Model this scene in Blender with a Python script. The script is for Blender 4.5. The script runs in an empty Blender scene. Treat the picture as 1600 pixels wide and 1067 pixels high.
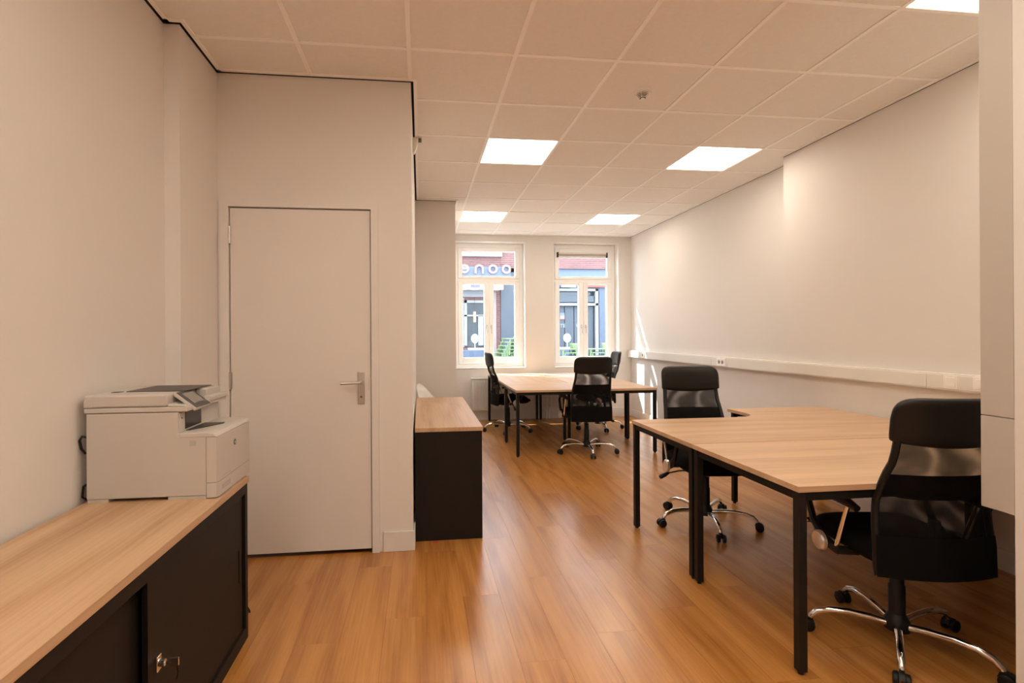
import bpy, bmesh, math, random
from mathutils import Vector, Matrix
random.seed(7)
PI = math.pi
sc = bpy.context.scene
COL = sc.collection

# ------------------------------------------------------------------ camera, sky, sun, exposure
CAM_Z, CEIL = 1.345, 2.927
cam_data = bpy.data.cameras.new('camera')
cam = bpy.data.objects.new('camera', cam_data)
COL.objects.link(cam)
YAW, ROLL = 0.1147, -0.0057
_f = Vector((math.sin(YAW), math.cos(YAW), 0)); _r = Vector((math.cos(YAW), -math.sin(YAW), 0)); _u = Vector((0, 0, 1))
_r2 = _r * math.cos(ROLL) + _u * math.sin(ROLL); _u2 = _u * math.cos(ROLL) - _r * math.sin(ROLL)
cam.matrix_world = Matrix(((_r2.x, _u2.x, -_f.x, 0), (_r2.y, _u2.y, -_f.y, 0), (_r2.z, _u2.z, -_f.z, CAM_Z), (0, 0, 0, 1)))
cam_data.sensor_width = 36
cam_data.lens = 784.6 / 1600 * 36
cam_data.shift_x = (800 - 747.03) / 1600
cam_data.shift_y = (522.86 - 533.5) / 1600
cam_data.clip_start = 0.02
sc.camera = cam

world = bpy.data.worlds.new('sky'); sc.world = world
world.use_nodes = True
bg = world.node_tree.nodes['Background']
bg.inputs['Color'].default_value = (0.74, 0.86, 1.0, 1)
bg.inputs['Strength'].default_value = 9.0

sun_data = bpy.data.lights.new('sun', 'SUN')
sun_data.energy = 22; sun_data.angle = 0.009; sun_data.color = (1.0, 0.95, 0.88)
sun = bpy.data.objects.new('sun', sun_data); COL.objects.link(sun)
sun.rotation_euler = Vector((0.60, -0.62, -1.0)).to_track_quat('-Z', 'Y').to_euler()
sun.location = (-6, 14, 12)

PANEL_STRENGTH = 11.6
PANEL_COLOR = (1.0, 0.86, 0.705)

vs = sc.view_settings
vs.view_transform = 'Standard'; vs.look = 'None'; vs.exposure = 0.16; vs.gamma = 1.0; vs.use_curve_mapping = False
sc.cycles.max_bounces = 12; sc.cycles.diffuse_bounces = 8; sc.cycles.glossy_bounces = 4
sc.cycles.transparent_max_bounces = 16; sc.cycles.use_denoising = True
sc.cycles.sample_clamp_indirect = 8.0

# ------------------------------------------------------------------ materials
MATS = {}
def nodes_of(name):
    m = bpy.data.materials.new(name); m.use_nodes = True
    nt = m.node_tree; b = nt.nodes['Principled BSDF']
    MATS[name] = m
    return m, nt, b
def N(nt, t, **kw):
    n = nt.nodes.new(t)
    for k, v in kw.items():
        if k.startswith('i_'): n.inputs[k[2:].replace('_', ' ')].default_value = v
        else: setattr(n, k, v)
    return n
def plain(name, col, rough=0.5, metal=0.0, var=0.06, scale=6.0, bump=0.0, bscale=120.0, spec=0.5, coat=0.0):
    m, nt, b = nodes_of(name); L = nt.links
    tc = N(nt, 'ShaderNodeTexCoord')
    nz = N(nt, 'ShaderNodeTexNoise', i_Scale=scale, i_Detail=4.0)
    L.new(tc.outputs['Object'], nz.inputs['Vector'])
    rp = N(nt, 'ShaderNodeValToRGB')
    rp.color_ramp.elements[0].position = .25; rp.color_ramp.elements[1].position = .75
    rp.color_ramp.elements[0].color = tuple(c * (1 - var) for c in col) + (1,)
    rp.color_ramp.elements[1].color = tuple(min(1, c * (1 + var)) for c in col) + (1,)
    L.new(nz.outputs['Fac'], rp.inputs['Fac']); L.new(rp.outputs['Color'], b.inputs['Base Color'])
    b.inputs['Roughness'].default_value = rough; b.inputs['Metallic'].default_value = metal
    b.inputs['Specular IOR Level'].default_value = spec
    if coat: b.inputs['Coat Weight'].default_value = coat
    if bump:
        n2 = N(nt, 'ShaderNodeTexNoise', i_Scale=bscale, i_Detail=3.0)
        L.new(tc.outputs['Object'], n2.inputs['Vector'])
        bp = N(nt, 'ShaderNodeBump', i_Strength=bump, i_Distance=0.002)
        L.new(n2.outputs['Fac'], bp.inputs['Height']); L.new(bp.outputs['Normal'], b.inputs['Normal'])
    return m
def wood(name, dark, mid, light, along='Y', rough=0.4, gscale=1.0, rand=False, spec=0.5, contrast=1.0):
    m, nt, b = nodes_of(name); L = nt.links
    tc = N(nt, 'ShaderNodeTexCoord')
    src = tc.outputs['Object']
    if rand:
        oi = N(nt, 'ShaderNodeObjectInfo')
        mul = N(nt, 'ShaderNodeVectorMath', operation='MULTIPLY'); mul.inputs[1].default_value = (37.0, 91.0, 13.0)
        L.new(oi.outputs['Random'], mul.inputs[0])
        add = N(nt, 'ShaderNodeVectorMath', operation='ADD')
        L.new(src, add.inputs[0]); L.new(mul.outputs[0], add.inputs[1]); src = add.outputs[0]
    def mapped(across, alongs):
        mp = N(nt, 'ShaderNodeMapping')
        mp.inputs['Scale'].default_value = (across, alongs, across) if along == 'Y' else (alongs, across, across)
        L.new(src, mp.inputs['Vector']); return mp.outputs[0]
    fine = N(nt, 'ShaderNodeTexNoise', i_Scale=1.0, i_Detail=6.0, i_Roughness=0.65)
    L.new(mapped(90 * gscale, 2.6 * gscale), fine.inputs['Vector'])
    broad = N(nt, 'ShaderNodeTexNoise', i_Scale=1.0, i_Detail=3.0, i_Distortion=1.2)
    L.new(mapped(9 * gscale, 0.8 * gscale), broad.inputs['Vector'])
    wv = N(nt, 'ShaderNodeTexWave', i_Scale=1.0, i_Distortion=14.0, i_Detail=3.0)
    wv.inputs['Detail Scale'].default_value = 1.6
    wv.bands_direction = 'X' if along == 'Y' else 'Y'
    L.new(mapped(1.6 * gscale, 0.22 * gscale), wv.inputs['Vector'])
    a1 = N(nt, 'ShaderNodeMath', operation='MULTIPLY_ADD'); a1.inputs[1].default_value = .49; L.new(fine.outputs['Fac'], a1.inputs[0])
    a2 = N(nt, 'ShaderNodeMath', operation='MULTIPLY_ADD'); a2.inputs[1].default_value = .36; L.new(broad.outputs['Fac'], a2.inputs[0])
    a3 = N(nt, 'ShaderNodeMath', operation='MULTIPLY'); a3.inputs[1].default_value = .15; L.new(wv.outputs['Fac'], a3.inputs[0])
    L.new(a3.outputs[0], a2.inputs[2]); L.new(a2.outputs[0], a1.inputs[2])
    rp = N(nt, 'ShaderNodeValToRGB'); e = rp.color_ramp.elements
    h = .2 / contrast
    e[0].position = .5 - h; e[0].color = dark + (1,); e[1].position = .5 + h; e[1].color = light + (1,)
    x = e.new(.5); x.color = mid + (1,)
    L.new(a1.outputs[0], rp.inputs['Fac'])
    out = rp.outputs['Color']
    if rand:
        hs = N(nt, 'ShaderNodeHueSaturation')
        mr = N(nt, 'ShaderNodeMapRange'); mr.inputs['To Min'].default_value = .965; mr.inputs['To Max'].default_value = 1.035
        L.new(oi.outputs['Random'], mr.inputs['Value']); L.new(mr.outputs[0], hs.inputs['Value']); L.new(out, hs.inputs['Color']); out = hs.outputs['Color']
    L.new(out, b.inputs['Base Color'])
    b.inputs['Roughness'].default_value = rough; b.inputs['Specular IOR Level'].default_value = spec
    bp = N(nt, 'ShaderNodeBump', i_Strength=0.08, i_Distance=0.001)
    L.new(fine.outputs['Fac'], bp.inputs['Height']); L.new(bp.outputs['Normal'], b.inputs['Normal'])
    return m
def emit(name, col, strength):
    m, nt, b = nodes_of(name)
    b.inputs['Base Color'].default_value = (.8, .8, .8, 1)
    b.inputs['Emission Color'].default_value = col + (1,); b.inputs['Emission Strength'].default_value = strength
    return m
def glass(name):
    m, nt, b = nodes_of(name); L = nt.links
    tr = N(nt, 'ShaderNodeBsdfTransparent'); tr.inputs['Color'].default_value = (.95, .97, .97, 1)
    gl = N(nt, 'ShaderNodeBsdfGlossy'); gl.inputs['Roughness'].default_value = .02
    lw = N(nt, 'ShaderNodeLayerWeight', i_Blend=.5); pw = N(nt, 'ShaderNodeMath', operation='POWER'); pw.inputs[1].default_value = 5.0
    fr = N(nt, 'ShaderNodeMath', operation='MULTIPLY_ADD'); fr.inputs[1].default_value = .8; fr.inputs[2].default_value = .03; mx = N(nt, 'ShaderNodeMixShader')
    L.new(lw.outputs['Facing'], pw.inputs[0]); L.new(pw.outputs[0], fr.inputs[0])
    L.new(fr.outputs[0], mx.inputs['Fac']); L.new(tr.outputs[0], mx.inputs[1]); L.new(gl.outputs[0], mx.inputs[2])
    L.new(mx.outputs[0], nt.nodes['Material Output'].inputs['Surface'])
    return m
def mesh_fabric(name):
    m, nt, b = nodes_of(name); L = nt.links
    tc = N(nt, 'ShaderNodeTexCoord')
    b.inputs['Base Color'].default_value = (.006, .0055, .005, 1); b.inputs['Roughness'].default_value = .7; b.inputs['Specular IOR Level'].default_value = .2
    tr = N(nt, 'ShaderNodeBsdfTransparent')
    w = N(nt, 'ShaderNodeTexWave', i_Scale=3.6, i_Distortion=11.0, i_Detail=1.5); w.inputs['Detail Scale'].default_value = 1.3; w.bands_direction = 'DIAGONAL'
    L.new(tc.outputs['Object'], w.inputs['Vector'])
    ck = N(nt, 'ShaderNodeTexChecker', i_Scale=420.0); L.new(tc.outputs['Object'], ck.inputs['Vector'])
    mr = N(nt, 'ShaderNodeMapRange'); mr.inputs['To Min'].default_value = .30; mr.inputs['To Max'].default_value = .72
    L.new(w.outputs['Fac'], mr.inputs['Value'])
    ad = N(nt, 'ShaderNodeMath', operation='MULTIPLY_ADD'); ad.inputs[1].default_value = .14
    L.new(ck.outputs['Fac'], ad.inputs[0]); L.new(mr.outputs[0], ad.inputs[2])
    mx = N(nt, 'ShaderNodeMixShader')
    L.new(ad.outputs[0], mx.inputs['Fac']); L.new(tr.outputs[0], mx.inputs[1]); L.new(b.outputs[0], mx.inputs[2])
    L.new(mx.outputs[0], nt.nodes['Material Output'].inputs['Surface'])
    return m
def bricks(name, c1, c2, mortar, scale=1.0):
    m, nt, b = nodes_of(name); L = nt.links
    tc = N(nt, 'ShaderNodeTexCoord'); mp = N(nt, 'ShaderNodeMapping'); mp.inputs['Rotation'].default_value = (PI / 2, 0, 0)
    br = N(nt, 'ShaderNodeTexBrick', i_Scale=scale)
    br.inputs['Color1'].default_value = c1 + (1,); br.inputs['Color2'].default_value = c2 + (1,); br.inputs['Mortar'].default_value = mortar + (1,)
    br.inputs['Brick Width'].default_value = .22; br.inputs['Row Height'].default_value = .065; br.inputs['Mortar Size'].default_value = .008
    L.new(tc.outputs['Object'], mp.inputs['Vector']); L.new(mp.outputs[0], br.inputs['Vector']); L.new(br.outputs['Color'], b.inputs['Base Color'])
    b.inputs['Roughness'].default_value = .85
    return m

plain('wall_paint', (.725, .70, .67), .75, var=.015, scale=2.0, bump=.06, bscale=160)
plain('door_paint', (.72, .69, .655), .45, var=.01, scale=2.0)
plain('trim_paint', (.72, .70, .67), .4, var=.01)
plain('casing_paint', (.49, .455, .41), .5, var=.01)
plain('frame_paint', (.93, .93, .92), .35, var=.01)
plain('tile_board', (.86, .84, .81), .9, var=.02, scale=40, bump=.15, bscale=300)
plain('grid_metal', (.97, .96, .94), .45, var=.005)
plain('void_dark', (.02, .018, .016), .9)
plain('black_metal', (.007, .006, .0055), .45, var=.1, spec=.3)
plain('black_cabinet', (.0085, .0062, .0050), .55, spec=.3, var=.12, scale=14, bump=.03)
plain('black_plastic', (.006, .0055, .005), .45, var=.1, spec=.35)
plain('black_leather', (.008, .0068, .006), .42, spec=.35, var=.15, scale=60, bump=.18, bscale=350)
plain('black_fabric', (.004, .0035, .0033), .9, spec=.15, var=.2, scale=200, bump=.2, bscale=700)
plain('chrome', (.85, .84, .82), .08, metal=1.0, var=.01)
plain('polished_cap', (.92, .90, .86), .28, metal=.85, var=.01)
plain('brushed_steel', (.62, .60, .57), .32, metal=1.0, var=.03)
plain('printer_white', (.515, .485, .45), .45, var=.01)
plain('printer_grey', (.42, .395, .365), .5, var=.01)
plain('dark_glossy', (.03, .028, .03), .2)
plain('dark_grey', (.07, .065, .065), .5)
plain('screen_grey', (.22, .21, .19), .25)
plain('blind_beige', (.42, .37, .30), .7)
plain('trunk_plastic', (.76, .745, .70), .4, var=.01)
plain('socket_white', (.88, .87, .84), .3, var=.005)
plain('socket_grey', (.25, .24, .23), .5)
plain('shell_white', (.82, .81, .77), .35, var=.01)
plain('beech', (.50, .33, .18), .5, var=.15, scale=25)
plain('red_plastic', (.6, .02, .03), .5)
plain('joint_dark', (.30, .125, .035), .8)
wood('floor_oak', (.31, .122, .026), (.45, .193, .043), (.54, .252, .064), 'Y', .27, 1.0, True, 1.0)
wood('desk_oak', (.47, .30, .175), (.585, .395, .245), (.66, .465, .305), 'X', .42, .9, False, .4)
wood('cabinet_oak', (.43, .265, .145), (.56, .37, .22), (.64, .445, .285), 'Y', .42, .8, False, .4)
glass('window_glass'); mesh_fabric('chair_mesh')
emit('panel_light', PANEL_COLOR, PANEL_STRENGTH)
bricks('street_brick', (.18, .070, .062), (.14, .052, .048), (.18, .135, .13))
plain('facade_white', (0.246, 0.249, 0.256), .6); plain('facade_blue', (0.072, 0.088, 0.125), .6); plain('facade_grey', (0.055, 0.066, 0.082), .6)
plain('fascia_blue', (0.105, 0.131, 0.180), .6); plain('letter_pink', (.36, .165, .125), .5); plain('awning_pink', (0.236, 0.180, 0.170), .7)
plain('dark_glass', (.06, .07, .08), .12); plain('green_plastic', (0.15, 0.23, 0.095), .45, var=.08); plain('banner_red', (0.262, 0.039, 0.030), .5)
plain('banner_blue', (0.016, 0.023, 0.180), .5); plain('paving', (0.115, 0.108, 0.105), .9, var=.2, scale=4)
plain('planter_dark', (.08, .10, .15), .6)
emit('lamp_yellow', (1.0, .62, .18), 3.0)
M = MATS

# ------------------------------------------------------------------ mesh helpers
class MB:
    def __init__(s): s.v = []; s.f = []
    def add(s, vs, fs):
        o = len(s.v); s.v += [tuple(v) for v in vs]; s.f += [tuple(i + o for i in f) for f in fs]; return s
    def box(s, x0, x1, y0, y1, z0, z1):
        return s.add([(x0, y0, z0), (x1, y0, z0), (x1, y1, z0), (x0, y1, z0), (x0, y0, z1), (x1, y0, z1), (x1, y1, z1), (x0, y1, z1)],
                     [(0, 3, 2, 1), (4, 5, 6, 7), (0, 1, 5, 4), (1, 2, 6, 5), (2, 3, 7, 6), (3, 0, 4, 7)])
    def prism(s, poly, a0, a1, axis='Z'):
        n = len(poly)
        def P(p, a): return {'Z': (p[0], p[1], a), 'Y': (p[0], a, p[1]), 'X': (a, p[0], p[1])}[axis]
        vs = [P(p, a0) for p in poly] + [P(p, a1) for p in poly]
        fs = [tuple(range(n - 1, -1, -1)), tuple(range(n, 2 * n))] + [(i, (i + 1) % n, n + (i + 1) % n, n + i) for i in range(n)]
        return s.add(vs, fs)
    def tube(s, path, r, seg=10, cap=True):
        pts = [Vector(p) for p in path]; n = len(pts)
        rs = r if isinstance(r, (list, tuple)) else [r] * n
        t0 = (pts[1] - pts[0]).normalized()
        up = Vector((0, 0, 1)) if abs(t0.z) < .9 else Vector((1, 0, 0))
        a = t0.cross(up).normalized(); vs = []
        for i, p in enumerate(pts):
            t = (pts[min(i + 1, n - 1)] - pts[max(i - 1, 0)]).normalized()
            a = (a - t * a.dot(t)).normalized(); b = t.cross(a)
            for k in range(seg):
                th = 2 * PI * k / seg
                vs.append(p + (a * math.cos(th) + b * math.sin(th)) * rs[i])
        fs = []
        for i in range(n - 1):
            for k in range(seg):
                k2 = (k + 1) % seg
                fs.append((i * seg + k, i * seg + k2, (i + 1) * seg + k2, (i + 1) * seg + k))
        if cap:
            fs.append(tuple(range(seg - 1, -1, -1))); fs.append(tuple((n - 1) * seg + k for k in range(seg)))
        return s.add(vs, fs)
    def lathe(s, prof, c=(0, 0, 0), axis='Z', seg=24):
        vs = []; n = len(prof)
        for r, h in prof:
            for k in range(seg):
                th = 2 * PI * k / seg; a, b = r * math.cos(th), r * math.sin(th)
                p = {'Z': (a, b, h), 'Y': (a, h, b), 'X': (h, a, b)}[axis]
                vs.append((p[0] + c[0], p[1] + c[1], p[2] + c[2]))
        fs = []
        for i in range(n - 1):
            for k in range(seg):
                k2 = (k + 1) % seg
                fs.append((i * seg + k, i * seg + k2, (i + 1) * seg + k2, (i + 1) * seg + k))
        fs.append(tuple(range(seg - 1, -1, -1))); fs.append(tuple((n - 1) * seg + k for k in range(seg)))
        return s.add(vs, fs)
    def grid(s, pts):
        nu, nv = len(pts), len(pts[0])
        return s.add([p for row in pts for p in row], [(i * nv + j, i * nv + j + 1, (i + 1) * nv + j + 1, (i + 1) * nv + j) for i in range(nu - 1) for j in range(nv - 1)])
    def mesh(s, name, mat, smooth=False):
        me = bpy.data.meshes.new(name); me.from_pydata(s.v, [], s.f)
        bm = bmesh.new(); bm.from_mesh(me); bmesh.ops.recalc_face_normals(bm, faces=bm.faces); bm.to_mesh(me); bm.free()
        me.materials.append(M[mat])
        if smooth:
            me.polygons.foreach_set('use_smooth', [True] * len(me.polygons)); me.set_sharp_from_angle(angle=math.radians(42))
        return me
    def build(s, name, mat, parent=None, smooth=False, bevel=0, segs=2, subsurf=0):
        return link(name, s.mesh(name, mat, smooth), parent, bevel, segs, subsurf)
def link(name, me, parent=None, bevel=0, segs=2, subsurf=0):
    o = bpy.data.objects.new(name, me); COL.objects.link(o)
    if parent is not None: o.parent = parent
    if bevel:
        b = o.modifiers.new('bevel', 'BEVEL'); b.width = bevel; b.segments = segs; b.limit_method = 'ANGLE'; b.angle_limit = math.radians(40)
        o.data.polygons.foreach_set('use_smooth', [True] * len(o.data.polygons)); o.data.set_sharp_from_angle(angle=math.radians(60))
        b.harden_normals = False
    if subsurf:
        b = o.modifiers.new('sub', 'SUBSURF'); b.levels = subsurf; b.render_levels = subsurf
    return o
def B(*a): return MB().box(*a)
def empty(name, loc=(0, 0, 0), rz=0.0):
    o = bpy.data.objects.new(name, None); COL.objects.link(o); o.location = loc; o.rotation_euler = (0, 0, rz); o.empty_display_size = .1
    return o
def tag(o, label=None, cat=None, group=None, kind=None):
    if label: o['label'] = label
    if cat: o['category'] = cat
    if group: o['group'] = group
    if kind: o['kind'] = kind
    return o
def struct(o, label=None): return tag(o, label, None, None, 'structure')
def copy_tree(o, parent=None):
    c = o.copy(); COL.objects.link(c); c.parent = parent
    for ch in list(o.children): copy_tree(ch, c)
    return c
def text_mesh(name, body, size, mat, loc, rot=(PI / 2, 0, 0), parent=None, depth=.004, bold=0.0, shear=0.0, align='CENTER'):
    cu = bpy.data.curves.new(name, 'FONT'); cu.body = body; cu.size = size; cu.extrude = depth; cu.offset = bold; cu.shear = shear
    cu.align_x = align; cu.align_y = 'CENTER'; cu.resolution_u = 4
    o = bpy.data.objects.new(name, cu); COL.objects.link(o)
    dg = bpy.context.evaluated_depsgraph_get()
    me = bpy.data.meshes.new_from_object(o.evaluated_get(dg)); bpy.data.objects.remove(o); bpy.data.curves.remove(cu)
    me.materials.clear(); me.materials.append(M[mat])
    o = link(name, me, parent); o.location = loc; o.rotation_euler = rot
    return o

# ------------------------------------------------------------------ room dimensions
XL1, XL2, YJ1 = -1.28, -1.205, 2.70      # left wall and its step
YD, XB = 3.17, -0.05                     # door wall, side of the block
YC, XC = 5.94, 0.42                      # return of the wall before the windows
YW = 7.88                                # window wall
XR1, XR2, YJ2 = 3.26, 3.43, 4.18         # right wall and its step
YR = -3.1                                # wall behind the camera
TOP = 3.08

# ------------------------------------------------------------------ floor
floor = struct(B(XL1 - .1, XR2 + .1, YR - .1, YW + .1, -.12, -.010).build('floor', 'joint_dark'), 'warm oak plank floor')
PW, PL = .19, 1.26
plank_full = MB().box(-PW / 2 + .0004, PW / 2 - .0004, -PL / 2 + .0004, PL / 2 - .0004, -.010, 0).mesh('plank', 'floor_oak')
def room_xmin(y): return XL1 if y < YD else (XB if y < YC else XC)
i = 0
x = XL1 - .03
while x < XR2:
    y = YR - (i * .437 % 1.0) * PL
    while y < YW:
        x0, x1, y0, y1 = x, x + PW, max(y, YR), min(y + PL, YW)
        x1c = min(x1, XR2); x0c = max(x0, XL1)
        if y1 > YR + .02 and not (x1 <= XB and y0 >= YD) and not (x1 <= XC and y0 >= YC):
            yy1 = y1
            if x1 <= XB and y1 > YD: yy1 = YD + .01
            full = abs((x1c - x0c) - PW) < 1e-6 and abs((yy1 - y0) - PL) < 1e-6
            cx, cy = (x0c + x1c) / 2, (y0 + yy1) / 2
            if yy1 - y0 > .01 and x1c - x0c > .01:
                me = plank_full if full else B(x0c - cx + .0004, x1c - cx - .0004, y0 - cy + .0004, yy1 - cy - .0004, -.010, 0).mesh('plank', 'floor_oak')
                p = link('plank', me, floor); p.location = (cx, cy, 0)
        y += PL
    x += PW; i += 1

# ------------------------------------------------------------------ walls
wl = MB().prism([(XL1 - .15, YR), (XL1, YR), (XL1, YJ1), (XL2, YJ1), (XL2, YD), (XL1 - .15, YD)], 0, TOP)
wall_left = struct(wl.build('wall_left', 'wall_paint'), 'cream painted side wall with a shallow step')
# door wall: block with a recess for the door
DX0, DX1, DZ = -1.137, -0.304, 2.121
wd = MB()
wd.box(XL1 - .15, DX0 - .03, YD, YD + .12, 0, TOP).box(DX0 - .03, DX1 + .03, YD, YD + .12, DZ + .02, TOP)
wd.prism([(DX1 + .03, YD), (XB, YD), (XB, YC), (XC, YC), (XC, YW + .05), (XB - .6, YW + .05), (XB - .6, YD + .12), (DX1 + .03, YD + .12)], 0, TOP)
wd.box(XL1 - .15, DX1 + .03, YD + .12, YD + .16, 0, TOP)
wall_door = struct(wd.build('wall_door', 'wall_paint'), 'cream wall block that holds the door')
# window wall
W1C, W1H, W2C, W2H, WZ0, WZ1, YO = 1.107, .56, 2.68, .54, .81, 2.82, 8.32
wb = MB()
a0, a1, b0, b1 = W1C - W1H, W1C + W1H, W2C - W2H, W2C + W2H
for (p, q) in ((XC - .3, a0), (a1, b0), (b1, XR2 + .3)): wb.box(p, q, YW, YO, -.3, TOP + .4)
for (p, q) in ((a0, a1), (b0, b1)): wb.box(p, q, YW, YO, -.3, WZ0).box(p, q, YW, YO, WZ1, TOP + .4)
wall_back = struct(wb.build('wall_back', 'wall_paint'), 'cream window wall')
wr = MB().prism([(XR1, YR), (XR1 + .4, YR), (XR1 + .4, YW), (XR2, YW), (XR2, YJ2), (XR1, YJ2)], 0, TOP)
wall_right = struct(wr.build('wall_right', 'wall_paint'), 'cream long wall with a step halfway')
wall_rear = struct(B(XL1 - .15, XR1 + .4, YR - .12, YR, 0, TOP).build('wall_rear', 'wall_paint'))
# stub wall close to the camera and the casing hung on it
wall_stub = struct(B(1.9, XR1, 1.27, 1.409, 0, TOP).build('wall_stub', 'wall_paint'), 'end of the stub wall beside the tall office chair')
casing = empty('trim_1', (1.9, 1.41, 0)); struct(casing, 'white boxed casing hung on the stub wall')
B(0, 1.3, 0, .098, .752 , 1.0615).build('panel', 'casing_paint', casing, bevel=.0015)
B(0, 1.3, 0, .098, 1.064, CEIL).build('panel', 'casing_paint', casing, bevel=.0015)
# baseboards
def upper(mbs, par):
    return mbs.build('wall_gap_shade', 'void_dark', par)  # near-black colour above ceiling level paints the shade in the edge gap
ZT = CEIL - .002
for (o_, fn) in ((wall_left, lambda a, b: MB().prism([(XL1 - .15, YR), (XL1, YR), (XL1, YJ1), (XL2, YJ1), (XL2, YD), (XL1 - .15, YD)], a, b)),
                 (wall_right, lambda a, b: MB().prism([(XR1, YR), (XR1 + .4, YR), (XR1 + .4, YW), (XR2, YW), (XR2, YJ2), (XR1, YJ2)], a, b))):
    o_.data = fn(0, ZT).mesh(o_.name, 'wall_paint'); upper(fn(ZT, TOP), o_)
wd = MB()
wd.box(XL1 - .15, DX0 - .03, YD, YD + .12, 0, ZT).box(DX0 - .03, DX1 + .03, YD, YD + .12, DZ + .02, ZT)
blk = [(DX1 + .03, YD), (XB, YD), (XB, YC), (XC, YC), (XC, YW + .05), (XB - .6, YW + .05), (XB - .6, YD + .12), (DX1 + .03, YD + .12)]
wd.prism(blk, 0, ZT).box(XL1 - .15, DX1 + .03, YD + .12, YD + .16, 0, ZT)
wall_door.data = wd.mesh('wall_door', 'wall_paint')
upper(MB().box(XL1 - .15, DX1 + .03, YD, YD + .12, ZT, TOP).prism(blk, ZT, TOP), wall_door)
bbz = .125
struct(B(-.235, XB + .012, YD - .012, YD, 0, bbz).box(XB, XB + .012, YD, 5.94, 0, bbz).build('baseboard_door', 'trim_paint', bevel=.003))
struct(B(XB + .012, XC + .012, YC - .012, YC, 0, bbz).box(XC, XC + .012, YC, YW - .014, 0, bbz).build('baseboard_column', 'trim_paint'))
struct(B(XC + .012, XR2 - .014, YW - .014, YW, 0, .15).build('baseboard_back', 'trim_paint', bevel=.003))
struct(B(XR1 - .013, XR1, 1.41, YJ2 + .012, 0, .12).box(XR2 - .013, XR2, YJ2 + .012, YW - .014, 0, .12).build('baseboard_right', 'trim_paint', bevel=.003))
struct(B(XL1, XL1 + .012, YR, YJ1 - .012, 0, .12).box(XL1, XL2 + .012, YJ1 - .012, YJ1, 0, .12).box(XL2, XL2 + .012, YJ1, YD - .02, 0, .12).build('baseboard_left', 'trim_paint'))

# ------------------------------------------------------------------ ceiling
ceiling = struct(B(XL1 - .15, XR1 + .4, YR - .12, YW + .1, TOP, TOP + .12).build('ceiling', 'void_dark'), 'suspended ceiling of white square tiles')
GX = lambda c: .6 * c - .0537
GY = lambda r: .6 * r + 2.804
GAP_L, GAP_R = .014, .006
ZONES = [(XL1 + GAP_L, XR1 - GAP_R, YR, YJ1 - GAP_L), (XL2 + GAP_L, XR1 - GAP_R, YJ1 - GAP_L, YD - .012),
         (XB + .016, XR1 - GAP_R, YD - .012, YJ2), (XB + .016, XR2 - GAP_R, YJ2, YC - .012), (XC + .012, XR2 - GAP_R, YC - .012, YW - .006)]
LIGHTS = [(c, r) for r in (-6, -2, 2, 6) for c in (1, 4)] + [(-2, -4), (1, -4), (-2, -6), (1, -8)]  # trailing list: added panels out of view that brighten the near left side
tile_full = B(-.294, .294, -.294, .294, .0055, .020).mesh('ceiling_tile', 'tile_board')
def clip(x0, x1, y0, y1):
    out = []
    for (a, b, c, d) in ZONES:
        p, q, r, s = max(x0, a), min(x1, b), max(y0, c), min(y1, d)
        if q - p > .02 and s - r > .02: out.append((p, q, r, s))
    return out
for r in range(-10, 9):
    for c in range(-3, 6):
        if (c, r) in LIGHTS: continue
        x0, x1, y0, y1 = GX(c), GX(c + 1), GY(r), GY(r + 1)
        cl = clip(x0, x1, y0, y1)
        if not cl: continue
        if len(cl) == 1 and cl[0] == (x0, x1, y0, y1):
            t = link('ceiling_tile', tile_full, ceiling)
        else:
            mb = MB(); cx, cy = (x0 + x1) / 2, (y0 + y1) / 2
            for (p, q, u, v) in cl:
                g = lambda val, lim, sgn: val - sgn * .006 if abs(val - lim) < 1e-9 else val
                mb.box(g(p, x0, -1) - cx, g(q, x1, 1) - cx, g(u, y0, -1) - cy, g(v, y1, 1) - cy, .0055, .020)
            t = mb.build('ceiling_tile', 'tile_board', ceiling)
        t.location = ((x0 + x1) / 2, (y0 + y1) / 2, CEIL)
for c in range(-2, 7):
    mb = MB()
    for (p, q, u, v) in clip(GX(c) - .012, GX(c) + .012, YR, YW):
        if q - p > .015: mb.box(p, q, u, v, CEIL, CEIL + .0045)
    if mb.v: mb.build('ceiling_runner', 'grid_metal', ceiling)
for r in range(-9, 9):
    mb = MB()
    for (p, q, u, v) in clip(XL1, XR2, GY(r) - .012, GY(r) + .012):
        if v - u > .015: mb.box(p, q, u, v, CEIL + .0006, CEIL + .005)
    if mb.v: mb.build('ceiling_cross_tee', 'grid_metal', ceiling)
# edge angles
mb = MB(); e = .022; zz = (CEIL - .0006, CEIL + .03)
def edge(x0, x1, y0, y1): mb.box(min(x0, x1), max(x0, x1), min(y0, y1), max(y0, y1), *zz)
Z = ZONES
edge(Z[0][0], Z[0][0] + e, YR, Z[0][3]); edge(Z[0][0], Z[1][0] + e, Z[0][3] - e, Z[0][3]); edge(Z[1][0], Z[1][0] + e, Z[0][3], Z[1][3])
edge(Z[1][0], Z[2][0] + e, Z[1][3] - e, Z[1][3]); edge(Z[2][0], Z[2][0] + e, Z[1][3], Z[3][3])
edge(Z[3][0], Z[4][0] + e, Z[3][3] - e, Z[3][3]); edge(Z[4][0], Z[4][0] + e, Z[3][3], Z[4][3]); edge(Z[4][0], Z[4][1], Z[4][3] - e, Z[4][3])
edge(Z[3][1] - e, Z[3][1], YJ2, Z[4][3]); edge(Z[2][1] - e, Z[2][1], YR, YJ2)
mb.build('edge_trim', 'grid_metal', ceiling)

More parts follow.
